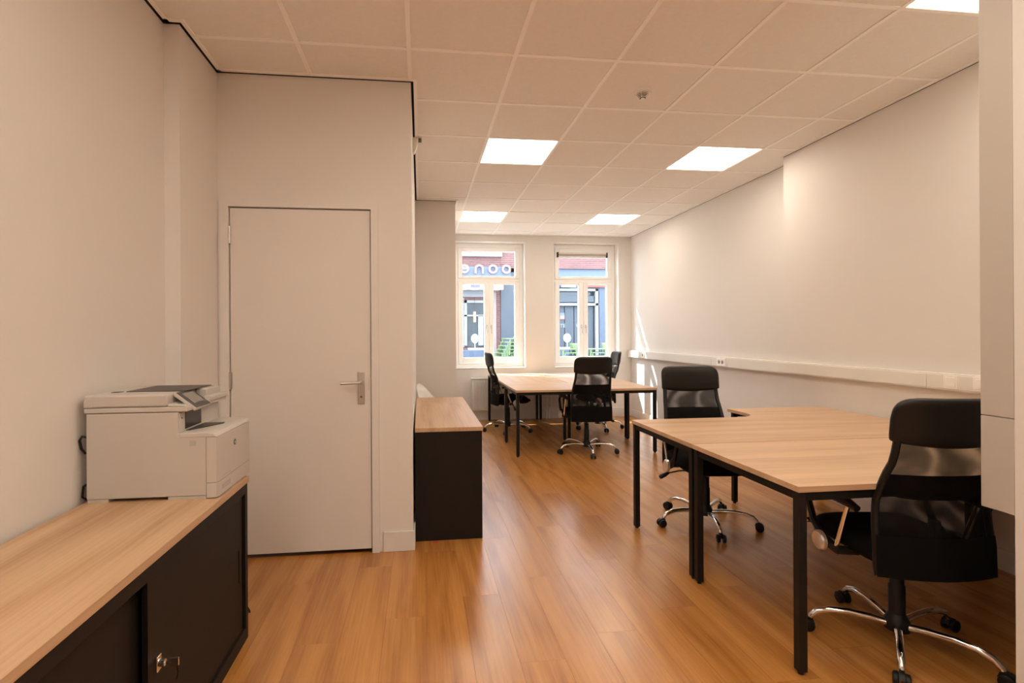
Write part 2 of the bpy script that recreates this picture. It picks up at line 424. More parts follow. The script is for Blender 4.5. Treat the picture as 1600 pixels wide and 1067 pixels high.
light_labels = {
    (1, 2): 'lit square ceiling panel, the large one left of centre behind the smoke detector',
    (4, 2): 'lit square ceiling panel close to the step in the long wall',
    (1, 6): 'small lit ceiling panel in front of the window without a blind',
    (4, 6): 'small lit ceiling panel in front of the window with the rolled blind',
    (4, -2): 'lit ceiling panel cut off at the top beside the white casing',
    (1, -2): 'lit ceiling panel above the aisle in front of the door',
    (1, -6): 'lit ceiling panel behind the viewer on the printer side', (4, -6): 'lit ceiling panel behind the stub wall',
    (-2, -4): 'added fill light panel over the near end of the printer cabinet',
    (1, -4): 'added fill light panel right above the viewer', (-2, -6): 'added fill light panel in the rear corner on the cabinet side', (1, -8): 'added fill light panel before the rear wall'}
for (c, r) in LIGHTS:
    root = empty('ceiling_light', (GX(c) + .3, GY(r) + .3, CEIL))
    tag(root, light_labels[(c, r)], 'ceiling light', 'square light panels in the ceiling grid')
    f = MB()
    for (p, q, u, v) in ((-.294, .294, -.294, -.283), (-.294, .294, .283, .294), (-.294, -.283, -.283, .283), (.283, .294, -.283, .283)): f.box(p, q, u, v, .0046, .03)
    f.build('frame', 'grid_metal', root)
    B(-.283, .283, -.283, .283, .008, .02).build('diffuser', 'panel_light', root)

# smoke detector
sd = empty('smoke_detector', (1.454, 3.139, CEIL + .0055)); tag(sd, 'round white smoke detector with dark slots on the ceiling', 'smoke detector')
MB().lathe([(.055, 0), (.055, -.012), (.052, -.016), (.046, -.018), (.046, -.022)], seg=32).build('base', 'socket_white', sd, True)
MB().lathe([(.044, -.018), (.042, -.024), (.020, -.048), (.010, -.05)], seg=24).build('sensor_core', 'black_plastic', sd, True)
for k in range(4):
    rr = .047 - k * .0065; z = -.027 - k * .0065
    MB().lathe([(rr - .008, z + .0006), (rr, z + .0006), (rr, z - .0008), (rr - .008, z - .0008)], seg=28).build('ring', 'socket_white', sd, True)
for k in range(5):
    a = .3 + k * 2 * PI / 5
    MB().tube([(.047 * math.cos(a), .047 * math.sin(a), -.02), (.022 * math.cos(a), .022 * math.sin(a), -.050)], .0022, 6).build('rib', 'socket_white', sd)
MB().lathe([(.014, -.050), (.013, -.055), (.006, -.057)], seg=20).build('cap', 'socket_white', sd, True)

# motion detector on the block's side near the ceiling
md = empty('motion_detector', (XB, 4.06, 2.80)); tag(md, 'small white wedge motion detector high on the wall corner', 'motion detector')
MB().prism([(0, 0), (.012, 0), (.042, .075), (.042, .115), (0, .115)], -.03, .03, 'Y').build('body', 'socket_white', md, bevel=.003)
B(.044, .056, -.028, -.012, .085, .115).build('clip', 'dark_grey', md)
B(.058, .068, -.028, -.012, .085, .115).build('clip', 'dark_grey', md)
B(.0, .07, -.03, .01, .116, .121).build('bracket', 'socket_white', md)

# ------------------------------------------------------------------ door
door = empty('door_1', ((DX0 + DX1) / 2, YD, 0)); struct(door, 'flat cream door with steel lever handle')
hw = (DX1 - DX0) / 2
B(-hw + .002, hw - .002, .004, .044, .022, DZ - .003).build('leaf', 'door_paint', door, bevel=.002)
fr = MB()
for sx in (-1, 1):
    xa, xb = sorted((sx * (hw + .003), sx * (hw + .048)))
    if sx < 0: xa = -hw - .055
    fr.box(xa, xb, -.012, .06, 0, DZ + .035)
fr.box(-hw - .003, hw + .003, -.012, .06, DZ + .003, DZ + .035)
fr.build('frame', 'trim_paint', door)
B(-hw - .003, hw + .003, .05, .11, 0, DZ + .003).build('rebate', 'void_dark', door)
for z in (1.953, 1.076, .25):
    h = MB().tube([(-hw + .001, -.006, z - .052), (-hw + .001, -.006, z + .052)], .0075, 10)
    h.box(-hw - .010, -hw + .012, -.002, .004, z - .05, z + .05)
    h.build('hinge', 'brushed_steel', door, True)
pl = B(hw - .081, hw - .040, -.006, .004, .92, 1.119).build('handle_plate', 'brushed_steel', door, bevel=.003)
MB().tube([(hw - .060, -.004, 1.056), (hw - .060, -.045, 1.056), (hw - .066, -.056, 1.056), (hw - .085, -.058, 1.056), (hw - .178, -.058, 1.053)], .0085, 12).build('lever', 'brushed_steel', pl, True)
MB().lathe([(.006, -.008), (.006, -.005)], (hw - .06, 0, .965), 'Y', 12).build('lock_cylinder', 'dark_grey', pl)
B(hw - .002, hw + .006, -.013, .0, 1.03, 1.085).build('strike_plate', 'brushed_steel', door)

# ------------------------------------------------------------------ windows
def make_window(idx, cx, hw, label):
    w = empty('window_%d' % idx, (cx, 8.10, 0)); struct(w, label)
    z0, z1 = WZ0 + .011, WZ1
    zt0, zt1 = 2.205, 2.25        # transom
    f = MB()
    f.box(-hw, -hw + .06, -.045, .03, z0, z1).box(hw - .06, hw, -.045, .03, z0, z1)
    f.box(-hw + .06, hw - .06, -.045, .03, z1 - .07, z1).box(-hw + .06, hw - .06, -.045, .03, z0, z0 + .05).box(-hw + .06, hw - .06, -.045, .03, zt0, zt1)
    f.build('frame', 'frame_paint', w, bevel=.004)
    def sash(x0, x1, y0, y1, bw, bh_top, bh_bot):
        m = MB()
        m.box(x0, x0 + bw, -.06, .01, y0, y1).box(x1 - bw, x1, -.06, .01, y0, y1)
        m.box(x0 + bw, x1 - bw, -.06, .01, y1 - bh_top, y1).box(x0 + bw, x1 - bw, -.06, .01, y0, y0 + bh_bot)
        s = m.build('sash', 'frame_paint', w, bevel=.005)
        B(x0 + bw - .006, x1 - bw + .006, -.012, -.006, y0 + bh_bot - .006, y1 - bh_top + .006).build('pane', 'window_glass', s)
        return s
    sash(-hw + .062, hw - .062, zt1 + .002, z1 - .072, .066, .06, .038)
    s1 = sash(-hw + .062, -.003, z0 + .052, zt0 - .002, .074, .045, .104)
    s2 = sash(.003, hw - .062, z0 + .052, zt0 - .002, .074, .045, .104)
    for s, sx in ((s1, -1), (s2, 1)):
        hx = sx * .035
        m = MB().box(hx - .010, hx + .010, -.066, -.058, 1.44, 1.50)
        m.tube([(hx, -.064, 1.475), (hx, -.095, 1.475), (hx, -.100, 1.465), (hx, -.100, 1.36)], .007, 8)
        m.build('handle', 'brushed_steel', s, True)
    B(-hw + .001, hw - .001, -.228, -.046, WZ0 + .001, WZ0 + .012).build('sill', 'frame_paint', w, bevel=.003)
    B(-hw, hw, .03, .26, WZ0 + .002, WZ0 + .028).build('outer_sill', 'paving', w)
    return w
make_window(1, W1C, W1H, 'white casement window beside the wall corner')
make_window(2, W2C, W2H, 'white casement window with rolled blind')
bl = empty('roller_blind', (2.66, 8.035, 2.60)); tag(bl, 'rolled up beige roller blind with black end caps on the window', 'blind')
MB().tube([(-.405, 0, .055), (.405, 0, .055)], .026, 14).build('roll', 'blind_beige', bl, True)
B(-.405, .405, -.03, .012, .062, .086).build('cassette', 'trunk_plastic', bl, bevel=.003)
B(-.40, .40, -.014, -.002, .0, .026).build('bottom_bar', 'trunk_plastic', bl, bevel=.003)
for s in (-1, 1): B(s * .417 - .010, s * .417 + .010, -.034, .02, .005, .088).build('end_cap', 'black_plastic', bl, bevel=.003)

# ------------------------------------------------------------------ radiator
rad = empty('radiator', (.79, 7.80, .155)); tag(rad, 'long white ribbed panel radiator under the windows', 'radiator')
B(0, 1.85, 0, .012, 0, .50).box(0, 1.85, .045, .055, 0, .50).build('panel', 'trim_paint', rad, bevel=.003)
ribs = MB()
for k in range(55):
    x = .028 + k * .0333
    ribs.prism([(x - .0115, .001), (x - .008, -.020), (x + .008, -.020), (x + .0115, .001)], .03, .465)
ribs.build('ribs', 'trim_paint', rad)
B(-.004, 1.854, -.020, .06, .50, .51).build('top_grille', 'frame_paint', rad, bevel=.002)
MB().tube([(1.2, .03, .0), (1.2, .03, -.155)], .008).build('pipe', 'frame_paint', rad, True)
MB().tube([(1.25, .03, .0), (1.25, .03, -.155)], .008).build('pipe', 'frame_paint', rad, True)
for x in (.25, 1.6): B(x - .02, x + .02, .05, .079, .1, .4).build('bracket', 'frame_paint', rad)

# ------------------------------------------------------------------ cable trunking with sockets
def trunk(name, x, wallx, y0, y1, z0, z1, label, split):
    t = empty(name, (x, y0, z0)); tag(t, label, 'cable trunking', 'cable trunking along the long wall')
    h = z1 - z0
    B(.006, wallx - x, 0, y1 - y0, 0, h).build('body', 'trunk_plastic', t, bevel=.002)
    ys = [0] + [s - y0 for s in split] + [y1 - y0]
    for a, b in zip(ys[:-1], ys[1:]): B(0, .008, a + .002, b - .002, .008, h - .008).build('lid', 'trunk_plastic', t, bevel=.002)
    return t
trunk('cable_trunking', 3.20, XR1, 1.42, 4.19, .988, 1.090, 'white cable trunking on the near half of the wall behind the oak desks', [2.45, 2.85])
trunk('cable_trunking', 3.365, XR2, 4.21, 7.86, .965, 1.078, 'white cable trunking running to the window corner', [5.18, 5.50, 7.2, 7.42])
def socket(name, x, y, z, w, h, n, label, cat, group=None, mat='socket_white'):
    s = empty(name, (x, y, z)); tag(s, label, cat, group)
    B(-.010, .002, -w / 2, w / 2, -h / 2, h / 2).build('cover', mat, s, bevel=.002)
    for k in range(n):
        yy = (k - (n - 1) / 2) * .062
        if cat == 'socket':
            MB().lathe([(.021, -.0106), (.021, -.0098)], (0, yy, 0), 'X', 20).build('recess', 'socket_grey', s)
            for q in (-1, 1): MB().lathe([(.003, -.0112), (.003, -.0100)], (0, yy + q * .0095, 0), 'X', 8).build('pin_hole', 'dark_glossy', s)
        else:
            B(-.0135, -.009, yy - .028, yy + .028, -.028, .028).build('rocker', mat, s, bevel=.002)
    return s
socket('wall_socket', 3.365, 5.30, 1.021, .165, .088, 2, 'white double socket in the trunking above the middle chair', 'socket')
socket('wall_socket', 3.365, 7.30, 1.021, .085, .085, 1, 'single socket in the trunking beside the sunlit corner', 'socket')
socket('wall_switch', 3.20, 2.695, 1.042, .084, .084, 1, 'square white switch plate on the trunking above the front chair', 'switch')
socket('wall_switch', 3.20, 2.53, 1.042, .084, .084, 1, 'white switch plate half hidden by the casing', 'switch')

# ------------------------------------------------------------------ desks
def leg_set(root, spots, h, t=.034):
    for (x, y) in spots:
        l = B(x - t / 2, x + t / 2, y - t / 2, y + t / 2, .012, h).build('leg', 'black_metal', root, bevel=.002)
        MB().lathe([(.011, 0), (.013, .012)], (x, y, 0), 'Z', 10).build('foot', 'black_plastic', l)
DT = .024
def straight_desk(x0, y0, w, d, H, label, grain_x=True, rz=0):
    root = empty('office_desk', (x0, y0, 0), rz)
    tag(root, label, 'desk', 'straight desks by the windows')
    B(0, w, 0, d, H - DT, H).build('desktop', 'desk_oak', root, bevel=.0015)
    s, t = .022, .030
    a = H - DT
    leg_set(root, [(s, s), (w - s, s), (s, d - s), (w - s, d - s)], a)
    fz0, fz1 = a - .032, a - .001
    for (p, q, u, v) in ((s + .015, w - s - .015, s - .012, s + .012), (s + .015, w - s - .015, d - s - .012, d - s + .012),
                         (s - .012, s + .012, s + .015, d - s - .015), (w - s - .012, w - s + .012, s + .015, d - s - .015)):
        B(p, q, u, v, fz0, fz1).build('rail', 'black_metal', root)
    return root
FH = .733
straight_desk(1.035, 5.40, 1.62, .79, FH, 'oak topped desk set across with a chair pulled up to its near side')
d2 = straight_desk(1.035 + .805, 6.20, 1.565, .80, FH, 'oak topped desk by the windows with the profile chair at its side', rz=PI / 2)
d3 = straight_desk(1.035 + 1.62, 6.20, 1.565, .80, FH, 'oak topped desk by the windows on the sunlit wall side', rz=PI / 2)

def corner_desk(y_seam, sgn, label, H=.745):
    # width along X 1.46..3.24; main depth .785, extension 1.17 at the wall side; sgn +1 away from the camera, -1 towards it
    root = empty('corner_desk', (1.462, y_seam, 0)); tag(root, label, 'desk', 'corner desks in the foreground')
    w, d, de, xe, rad = 1.775, .775, 1.165, .965, .16
    poly = [(0, 0), (w, 0), (w, de), (xe, de)]
    # concave curve into the main edge
    n = 10
    for k in range(n + 1):
        t = k / n * PI / 2
        poly.append((xe - rad + rad * math.cos(t), d + rad - rad * math.sin(t) if False else d + rad * (1 - math.sin(t))))
    poly.append((0, d))
    poly = [(x, y * sgn) for x, y in poly]
    MB().prism(poly, H - DT, H).build('desktop', 'desk_oak', root, bevel=.0015)
    s = .024; a = H - DT
    spots = [(s, s), (w - s, s), (s, d - s), (w - s, de - s), (xe + s + .02, de - s)]
    leg_set(root, [(x, y * sgn) for x, y in spots], a)
    fz0, fz1 = a - .036, a - .001
    def rail(p, q, u, v):
        u, v = sorted((u * sgn, v * sgn)); B(p, q, u, v, fz0, fz1).build('rail', 'black_metal', root)
    rail(s + .015, w - s - .015, s - .012, s + .012); rail(s + .015, xe - .12, d - s - .012, d - s + .012)
    rail(s - .012, s + .012, s + .015, d - s - .015); rail(w - s - .012, w - s + .012, s + .015, de - s - .015)
    rail(xe + .06, w - s - .015, de - s - .012, de - s + .012)
    return root
corner_desk(2.585, 1, 'oak corner desk with curved inner corner, the farther of the joined pair')
corner_desk(2.577, -1, 'oak corner desk, the nearer of the joined pair, beside the front chair')

# ------------------------------------------------------------------ tambour cabinets
def make_cabinet(loc, rz, H, label, D=.49, Lg=1.62):
    # local: length along +X (0..Lg), front at y=0 facing -Y, back at y=D
    c = empty('storage_cabinet', loc, rz); tag(c, label, 'cabinet', 'low black cabinets with oak tops')
    tt = .027
    B(-.004, Lg + .004, -.006, D, H - tt, H).build('top', 'cabinet_top', c, bevel=.0015)
    h = H - tt
    body = MB()
    body.box(0, .03, 0, D, 0, h).box(Lg - .03, Lg, 0, D, 0, h).box(.03, Lg - .03, 0, D, 0, .055).box(.03, Lg - .03, 0, D, h - .045, h).box(.03, Lg - .03, D - .015, D, .055, h - .045)
    body.build('body', 'black_cabinet', c, bevel=.001)
    mid = Lg * .49
    d1 = B(.032, mid + .03, .040, .055, .056, h - .046).build('sliding_door', 'black_cabinet', c)
    d2 = B(mid - .03 + .045, Lg - .045, .010, .026, .056, h - .046).build('sliding_door', 'black_cabinet', c)
    k = B(Lg - .085, Lg - .070, .006, .011, .28, .42).build('recessed_grip', 'black_plastic', d2)
    x = mid + .062
    lk = B(x - .012, x + .012, .001, .010, .355, .400).build('lock', 'chrome', d2, bevel=.002)
    lk2 = MB().lathe([(.010, -.014), (.012, .002)], (x, 0, .378), 'Y', 14)
    lk2.tube([(x, -.012, .378), (x, -.030, .378)], .004, 8).box(x - .003, x + .003, -.052, -.028, .366, .390)
    lk2.build('key', 'chrome', d2, True)
    MB().tube([(x, -.046, .370), (x + .004, -.048, .345), (x, -.046, .325)], .0025, 6).build('key_tag', 'black_plastic', d2)
    return c
# cabinet oak with grain along its length (local X)
wood('cabinet_top', (.39, .235, .125), (.505, .33, .195), (.575, .40, .255), 'X', .42, .85, False, .4, 1.15)
make_cabinet((-.772, .735, 0), PI / 2, .72, 'black sliding door cabinet with oak top carrying the white printer', D=.49, Lg=1.615)
make_cabinet((.402, 3.295, 0), PI / 2, .738, 'low black cabinet with oak top standing past the door', D=.44, Lg=1.60)

# ------------------------------------------------------------------ printer (front faces +X)
pr = empty('printer', (-1.015, 2.22, .72)); tag(pr, 'white multifunction laser printer with tilted touch screen on the cabinet', 'printer')
X0, X1, Y0, Y1 = -.232, .195, -.182, .198       # body in local coords (x to front)
B(X0, X1, Y0, Y1, .012, .335).build('body', 'printer_white', pr, bevel=.004)
pr_body = pr.children[-1]
for (p, q) in ((X0 + .003, X0 + .075), (.055, X1 - .003)): B(p, q, Y0 + .003, Y1 - .003, 0, .012).build('foot', 'printer_white', pr)
# step cut at the front: body top only reaches back part
pr_body.data = MB().prism([(X0, .012), (X1, .012), (X1, .254), (.094, .254), (.094, .335), (X0, .335)], Y0, Y1, 'Y').mesh('body', 'printer_white')
# front module with chamfered corners
FX = .236
poly = [(X1 + .0015, Y0 - .002), (FX - .022, Y0 - .002), (FX - .006, Y0 + .004), (FX, Y0 + .018), (FX, Y1 - .018), (FX - .006, Y1 - .004), (FX - .022, Y1 + .002), (X1 + .0015, Y1 + .002)]
MB().prism(poly, .062, .236).build('front_cover', 'printer_white', pr, True)
tray = MB().prism(poly, .004, .060).build('paper_tray', 'printer_white', pr, True)
B(FX - .003, FX + .0015, -.135, -.055, .022, .040).build('tray_grip', 'printer_grey', tray)
# sloped deck lid over the front
dk = MB().prism([(.100, .2545), (X1 + .004, .2545), (FX - .012, .250), (FX - .001, .2365), (X1, .2365), (.100, .2365)], Y0 - .001, Y1 + .001, 'Y').build('front_deck', 'printer_white', pr, bevel=.003)
MB().prism([(.097, -.125), (.112, -.125), (.185, .02), (.180, .045), (.097, .045)], .2550, .2570).build('output_tray', 'dark_grey', pr)
B(.088, .0965, -.125, .015, .262, .332).build('output_slot', 'dark_glossy', pr)
B(.094, .0975, Y0 + .006, Y0 + .040, .258, .330).build('usb_panel', 'printer_white', pr)
MB().lathe([(.0035, 0), (.0035, .001)], (.0978, Y0 + .022, .310), 'X', 10).build('usb_port', 'dark_glossy', pr)
# scanner unit
B(X0 - .006, .128, Y0 - .002, Y1 + .004, .337, .356).build('scanner_base', 'printer_white', pr, bevel=.003)
B(X0 - .006, .056, Y0 - .002, Y1 + .004, .3575, .404).build('scanner_lid', 'printer_white', pr, bevel=.007, segs=3)
B(X0 - .0065, X0 + .028, Y0 - .003, Y0 + .1, .3585, .388).build('hinge_cover', 'printer_white', pr, bevel=.002)
MB().prism([(.0575, .357), (.126, .357), (.112, .361), (.075, .364), (.0575, .368)], Y0 - .001, Y1 + .003, 'Y').build('scanner_front', 'printer_white', pr, bevel=.002)
B(.0575, .105, .055, Y1 + .003, .3575, .402).build('lid_front', 'printer_white', pr, bevel=.005)
MB().prism([(-.150, -.07), (.075, -.08), (.080, .165), (-.150, .165)], .4042, .4068).build('feeder_lid', 'dark_grey', pr)
B(-.195, -.165, -.09, -.06, .4040, .4062).build('feeder_notch', 'dark_glossy', pr)
B(.10, .137, .03, .20, .352, .372).build('front_ledge', 'printer_white', pr, bevel=.004)
# touch screen panel, tilted
ps = MB()
cpan = empty('control_panel', (.083, -.075, .354)); cpan.parent = pr
def panel_obj(name, mat, x0, x1, y0, y1, z0, z1, par):
    o = B(x0, x1, y0, y1, z0, z1).build(name, mat, par, bevel=.003); return o
cpan.rotation_euler = (0, math.radians(38), 0)
panel_obj('housing', 'printer_white', -.045, .055, -.068, .068, .016, .030, cpan)
panel_obj('bezel', 'dark_grey', -.043, .053, -.066, .066, .0305, .0330, cpan)
panel_obj('display', 'screen_grey', -.030, .030, -.047, .047, .0333, .0338, cpan)
# logo on the front: dark roundel with two letters
lg = MB().lathe([(.0125, 0), (.0125, .0012)], (FX, 0.0, .180), 'X', 24).build('logo', 'dark_grey', pr)
text_mesh('logo_letters', 'hp', .019, 'printer_white', (FX + .0014, 0.0, .181), (PI / 2, 0, PI / 2), lg, depth=.0003, shear=.25)
B(FX - .001, FX + .0006, -.13, -.05, .072, .0745).build('model_print', 'printer_grey', pr)
B(.135, .158, Y0 - .0006, Y0, .205, .225).build('emblem', 'printer_grey', pr)
# power cable behind it
cb = MB().tube([(-.234, -.165, .245), (-.252, -.172, .250), (-.258, -.175, .235), (-.252, -.175, .205), (-.243, -.168, .185), (-.236, -.160, .190)], .0045, 8)
cb.tube([(-.238, -.16, .07), (-.252, -.165, .06), (-.254, -.168, .02), (-.250, -.15, .006)], .004, 8)
cb.build('power_cable', 'black_plastic', pr, True)

# floor cable end and the red scrap
fc = MB().tube([(-.80, 2.42, .10), (-.80, 2.46, .055), (-.82, 2.52, .02), (-.86, 2.60, .006), (-.93, 2.68, .006)], .004, 8).build('power_cord', 'black_plastic', None, True)
tag(fc, 'short black power cord trailing behind the printer cabinet', 'cord')
rs = MB().prism([(0, 0), (.028, -.002), (.030, .010), (.012, .014), (-.002, .010)], .0005, .004).build('plastic_scrap', 'red_plastic'); rs.location = (.075, 3.265, 0)
tag(rs, 'tiny red plastic scrap on the floor before the low cabinet', 'scrap')

# ------------------------------------------------------------------ office chairs (facing +Y, origin at hub on the floor)
def back_y(z):       # depth of the back surface as a function of height
    P = [(.37, -.226), (.40, -.225), (.50, -.222), (.60, -.210), (.68, -.205), (.76, -.228), (.86, -.268), (.94, -.280), (1.02, -.288), (1.11, -.305)]
    for (a, ya), (b, yb) in zip(P[:-1], P[1:]):
        if z <= b:
            t = (z - a) / (b - a); t = max(0, t); return ya + (yb - ya) * (t * t * (3 - 2 * t) * .5 + t * .5)
    return P[-1][1]
def back_w(z):
    P = [(.40, .232), (.50, .232), (.62, .227), (.74, .216), (.86, .203), (.93, .200), (1.11, .212)]
    for (a, ya), (b, yb) in zip(P[:-1], P[1:]):
        if z <= b: return ya + (yb - ya) * max(0, (z - a) / (b - a))
    return P[-1][1]
def back_pt(u, z, off=0.0, inset=0.0):
    w = back_w(z) - inset; x = u * w
    return (x, back_y(z) + .055 * (x / .22) ** 2 * .7 + off, z)
def make_chair():
    root = empty('office_chair')
    # headrest: padded block with rounded corners
    nz, nu = 9, 15
    zs = [.925 + (1.098 - .925) * k / (nz - 1) for k in range(nz)]
    def hr(off, puff):
        rows = []
        for z in zs:
            row = []
            for j in range(nu):
                u = -1 + 2 * j / (nu - 1)
                ww = .218
                # superellipse rounding of the top corners
                zt = (z - 1.02) / .085
                lim = 1.0
                if zt > 0: lim = (1 - min(1, zt) ** 3.2) ** (1 / 3.2) * .24 + .76
                zz = z - (.0 if abs(u) < .75 else (abs(u) - .75) ** 2 * .25) * (1 if z > 1.02 else 0)
                if z < .95: zz -= .022 * (1 - u * u)
                x = u * ww * lim
                e = (1 - abs(u) ** 6) * (1 - abs((z - 1.015) / .092) ** 6)
                row.append((x, back_y(z) + .055 * (x / .22) ** 2 * .7 + off + puff * max(0, e), zz))
            rows.append(row)
        return rows
    mb = MB(); F = hr(.012, .020); K = hr(-.012, -.014)
    mb.grid(F); mb.grid(K)
    def strip(a, b): mb.grid([a, b])
    strip(F[0], K[0]); strip(F[-1], K[-1]); strip([r[0] for r in F], [r[0] for r in K]); strip([r[-1] for r in F], [r[-1] for r in K])
    o = mb.mesh('headrest', 'black_leather', True)
    bm = bmesh.new(); bm.from_mesh(o); bmesh.ops.remove_doubles(bm, verts=bm.verts, dist=.0005); bmesh.ops.recalc_face_normals(bm, faces=bm.faces); bm.to_mesh(o); bm.free()
    link('headrest', o, root, subsurf=1)
    # side frame
    zs2 = [.392 + (.96 - .392) * k / 14 for k in range(15)]
    path = [back_pt(-1, z, 0, .008) for z in reversed(zs2)] + [back_pt(u, .392, 0, .008) for u in (-.8, -.5, -.2, .2, .5, .8)] + [back_pt(1, z, 0, .008) for z in zs2]
    MB().tube(path, .0135, 8).build('back_frame', 'black_plastic', root, True)
    def sheet(z0, z1, off, nz=14, nu=11, inset=.01):
        return MB().grid([[back_pt(-1 + 2 * j / (nu - 1), z0 + (z1 - z0) * i / (nz - 1), off, inset) for j in range(nu)] for i in range(nz)])
    sheet(.405, .955, .010).build('mesh_front', 'chair_mesh', root, True)
    sheet(.405, .955, -.012).build('mesh_rear', 'chair_mesh', root, True)
    # lumbar band
    nu = 13
    rows = []
    for i in range(5):
        row = []
        for j in range(nu):
            u = -1 + 2 * j / (nu - 1); z = .790 - (.79 - (.715 - .028 * (1 - u ** 4))) * i / 4
            row.append(back_pt(u, z, 0.0, .008))
        rows.append(row)
    lb = MB().grid(rows); lb.grid([[(x, y - .006, z) for (x, y, z) in r] for r in rows]); lb.build('lumbar_band', 'black_fabric', root, True)
    # lower skirt
    sk = sheet(.383, .545, -.016, 8, 11, .0); sk.build('lower_panel', 'black_fabric', root, True)
    # seat cushion
    ny, nx = 13, 13
    def seat_surf(top):
        rows = []
        for i in range(ny):
            t = i / (ny - 1); y = -.205 + .495 * t
            row = []
            for j in range(nx):
                u = -1 + 2 * j / (nx - 1)
                wy = .245 * (1 - .10 * max(0, (t - .7) / .3) ** 2) * (1 - .12 * max(0, (.2 - t) / .2) ** 2)
                e = max(0, (1 - abs(u) ** 5)) * max(0, (1 - abs(2 * t - 1) ** 7))
                if top: z = .455 + .055 * e ** .6 - .035 * max(0, (t - .72) / .28) ** 2 - .012 * (1 - u * u) * (1 - abs(2 * t - 1))
                else: z = .455 - .062 * e ** .45 - .01 * max(0, (t - .72) / .28) ** 2
                row.append((u * wy, y - .03 * u * u * max(0, t - .6), z))
            rows.append(row)
        return rows
    s = MB(); T = seat_surf(True); Bt = seat_surf(False); s.grid(T); s.grid(Bt)
    me = s.mesh('seat', 'black_fabric', True)
    bm = bmesh.new(); bm.from_mesh(me); bmesh.ops.remove_doubles(bm, verts=bm.verts, dist=.001); bmesh.ops.recalc_face_normals(bm, faces=bm.faces); bm.to_mesh(me); bm.free()
    link('seat', me, root, subsurf=1)
    # bracket joining seat and back, mechanism, lever
    MB().tube([(0, -.05, .400), (0, -.14, .398), (0, -.185, .42), (0, -.190, .50), (0, -.185, .60)], [.03, .03, .028, .024, .02], 8).build('back_bracket', 'black_plastic', root, True)
    mech = B(-.085, .085, -.11, .12, .368, .418).build('tilt_mechanism', 'black_plastic', root, bevel=.01)
    MB().tube([(.05, .03, .385), (.20, .03, .380), (.285, .03, .362)], .006, 8).build('lever', 'chrome', mech, True)
    MB().tube([(.268, .03, .367), (.29, .03, .358), (.325, .03, .340), (.335, .03, .335)], [.008, .014, .016, .010], 10).build('lever_knob', 'black_plastic', mech, True)
    MB().lathe([(.014, -.20), (.020, -.19), (.020, -.16), (.012, -.11)], (.05, 0, .385), 'Y', 12).build('tension_knob', 'black_plastic', mech, True)
    MB().lathe([(.030, .115), (.030, .255), (.026, .26), (.026, .33), (.014, .332), (.014, .37)], seg=18).build('gas_column', 'black_plastic', root, True)
    # armrests
    for sx in (-1, 1):
        arm = MB()
        arm.tube([(sx * .262, -.135, .628), (sx * .266, -.08, .640), (sx * .268, .05, .642), (sx * .266, .14, .634), (sx * .262, .165, .622)], [.014, .020, .021, .020, .014], 10)
        arm.tube([(sx * .264, .15, .625), (sx * .268, .175, .58), (sx * .268, .135, .49), (sx * .266, .06, .425)], [.013, .014, .015, .020], 8)
        arm.tube([(sx * .266, .06, .425), (sx * .262, -.02, .412), (sx * .18, -.02, .408)], [.022, .020, .018], 8)
        a = arm.build('armrest', 'black_plastic', root, True)
        MB().tube([(sx * .264, -.010, .420), (sx * .264, -.085, .628)], .0095, 10).build('armrest_tube', 'chrome', a, True)
        MB().lathe([(.043, sx * .284), (.043, sx * .297), (.037, sx * .303), (.012, sx * .299)], (0, .055, .425), 'X', 24).build('chrome_disc', 'polished_cap', a, True)
    # star base
    base = MB().lathe([(.030, .062), (.046, .066), (.046, .105), (.038, .120), (.031, .135)], seg=20).build('base', 'black_plastic', root, True)
    leg_path = [(.035, 0, .088), (.10, 0, .100), (.18, 0, .108), (.25, 0, .104), (.295, 0, .090), (.318, 0, .068), (.322, 0, .058)]
    lm = MB().tube(leg_path, [.016, .015, .0145, .014, .0135, .012, .011], 12).mesh('base_leg', 'chrome', True)
    cm = MB()
    for sy in (-1, 1): cm.lathe([(.012, sy * .008), (.024, sy * .009), (.0265, sy * .013), (.0265, sy * .024), (.020, sy * .028), (.008, sy * .028)], (.335, 0, .0265), 'Y', 18)
    cm.tube([(.322, 0, .072), (.322, 0, .045)], .007, 8)
    cm.prism([(.306, .032), (.314, .056), (.330, .060), (.352, .052), (.362, .036), (.340, .028)], -.009, .009, 'Y')
    cm = cm.mesh('caster', 'black_plastic', True)
    for k in range(5):
        l = link('base_leg', lm, base); l.rotation_euler.z = k * 2 * PI / 5
        c = link('caster', cm, base); c.rotation_euler.z = k * 2 * PI / 5
    return root
chair0 = make_chair()
CH = [  # x, y, facing (deg clockwise from +Y), base angle, label
    (2.04, 1.95, 8, 10, 'black high-back mesh office chair at the nearest desk, partly hidden by the casing'),
    (2.0, 3.35, 187, 39, 'black mesh office chair facing the camera behind the joined corner desks'),
    (1.88, 5.555, 1, 47.5, 'black mesh office chair seen from behind at the far cross desk'),
    (1.212, 6.925, 88, 38, 'black mesh office chair in profile between the low cabinet and far desks'),
    (2.52, 6.95, -83, 54, 'black mesh office chair near the sunlit wall, mostly hidden behind another chair')]
for k, (x, y, th, ba, lab) in enumerate(CH):
    c = chair0 if k == 0 else copy_tree(chair0)
    c.location = (x, y, 0); c.rotation_euler = (0, 0, -math.radians(th))
    for ch in c.children:
        if ch.name.split('.')[0] == 'base': ch.rotation_euler.z = math.radians(ba + th)
    tag(c, lab, 'chair', 'black mesh office chairs')

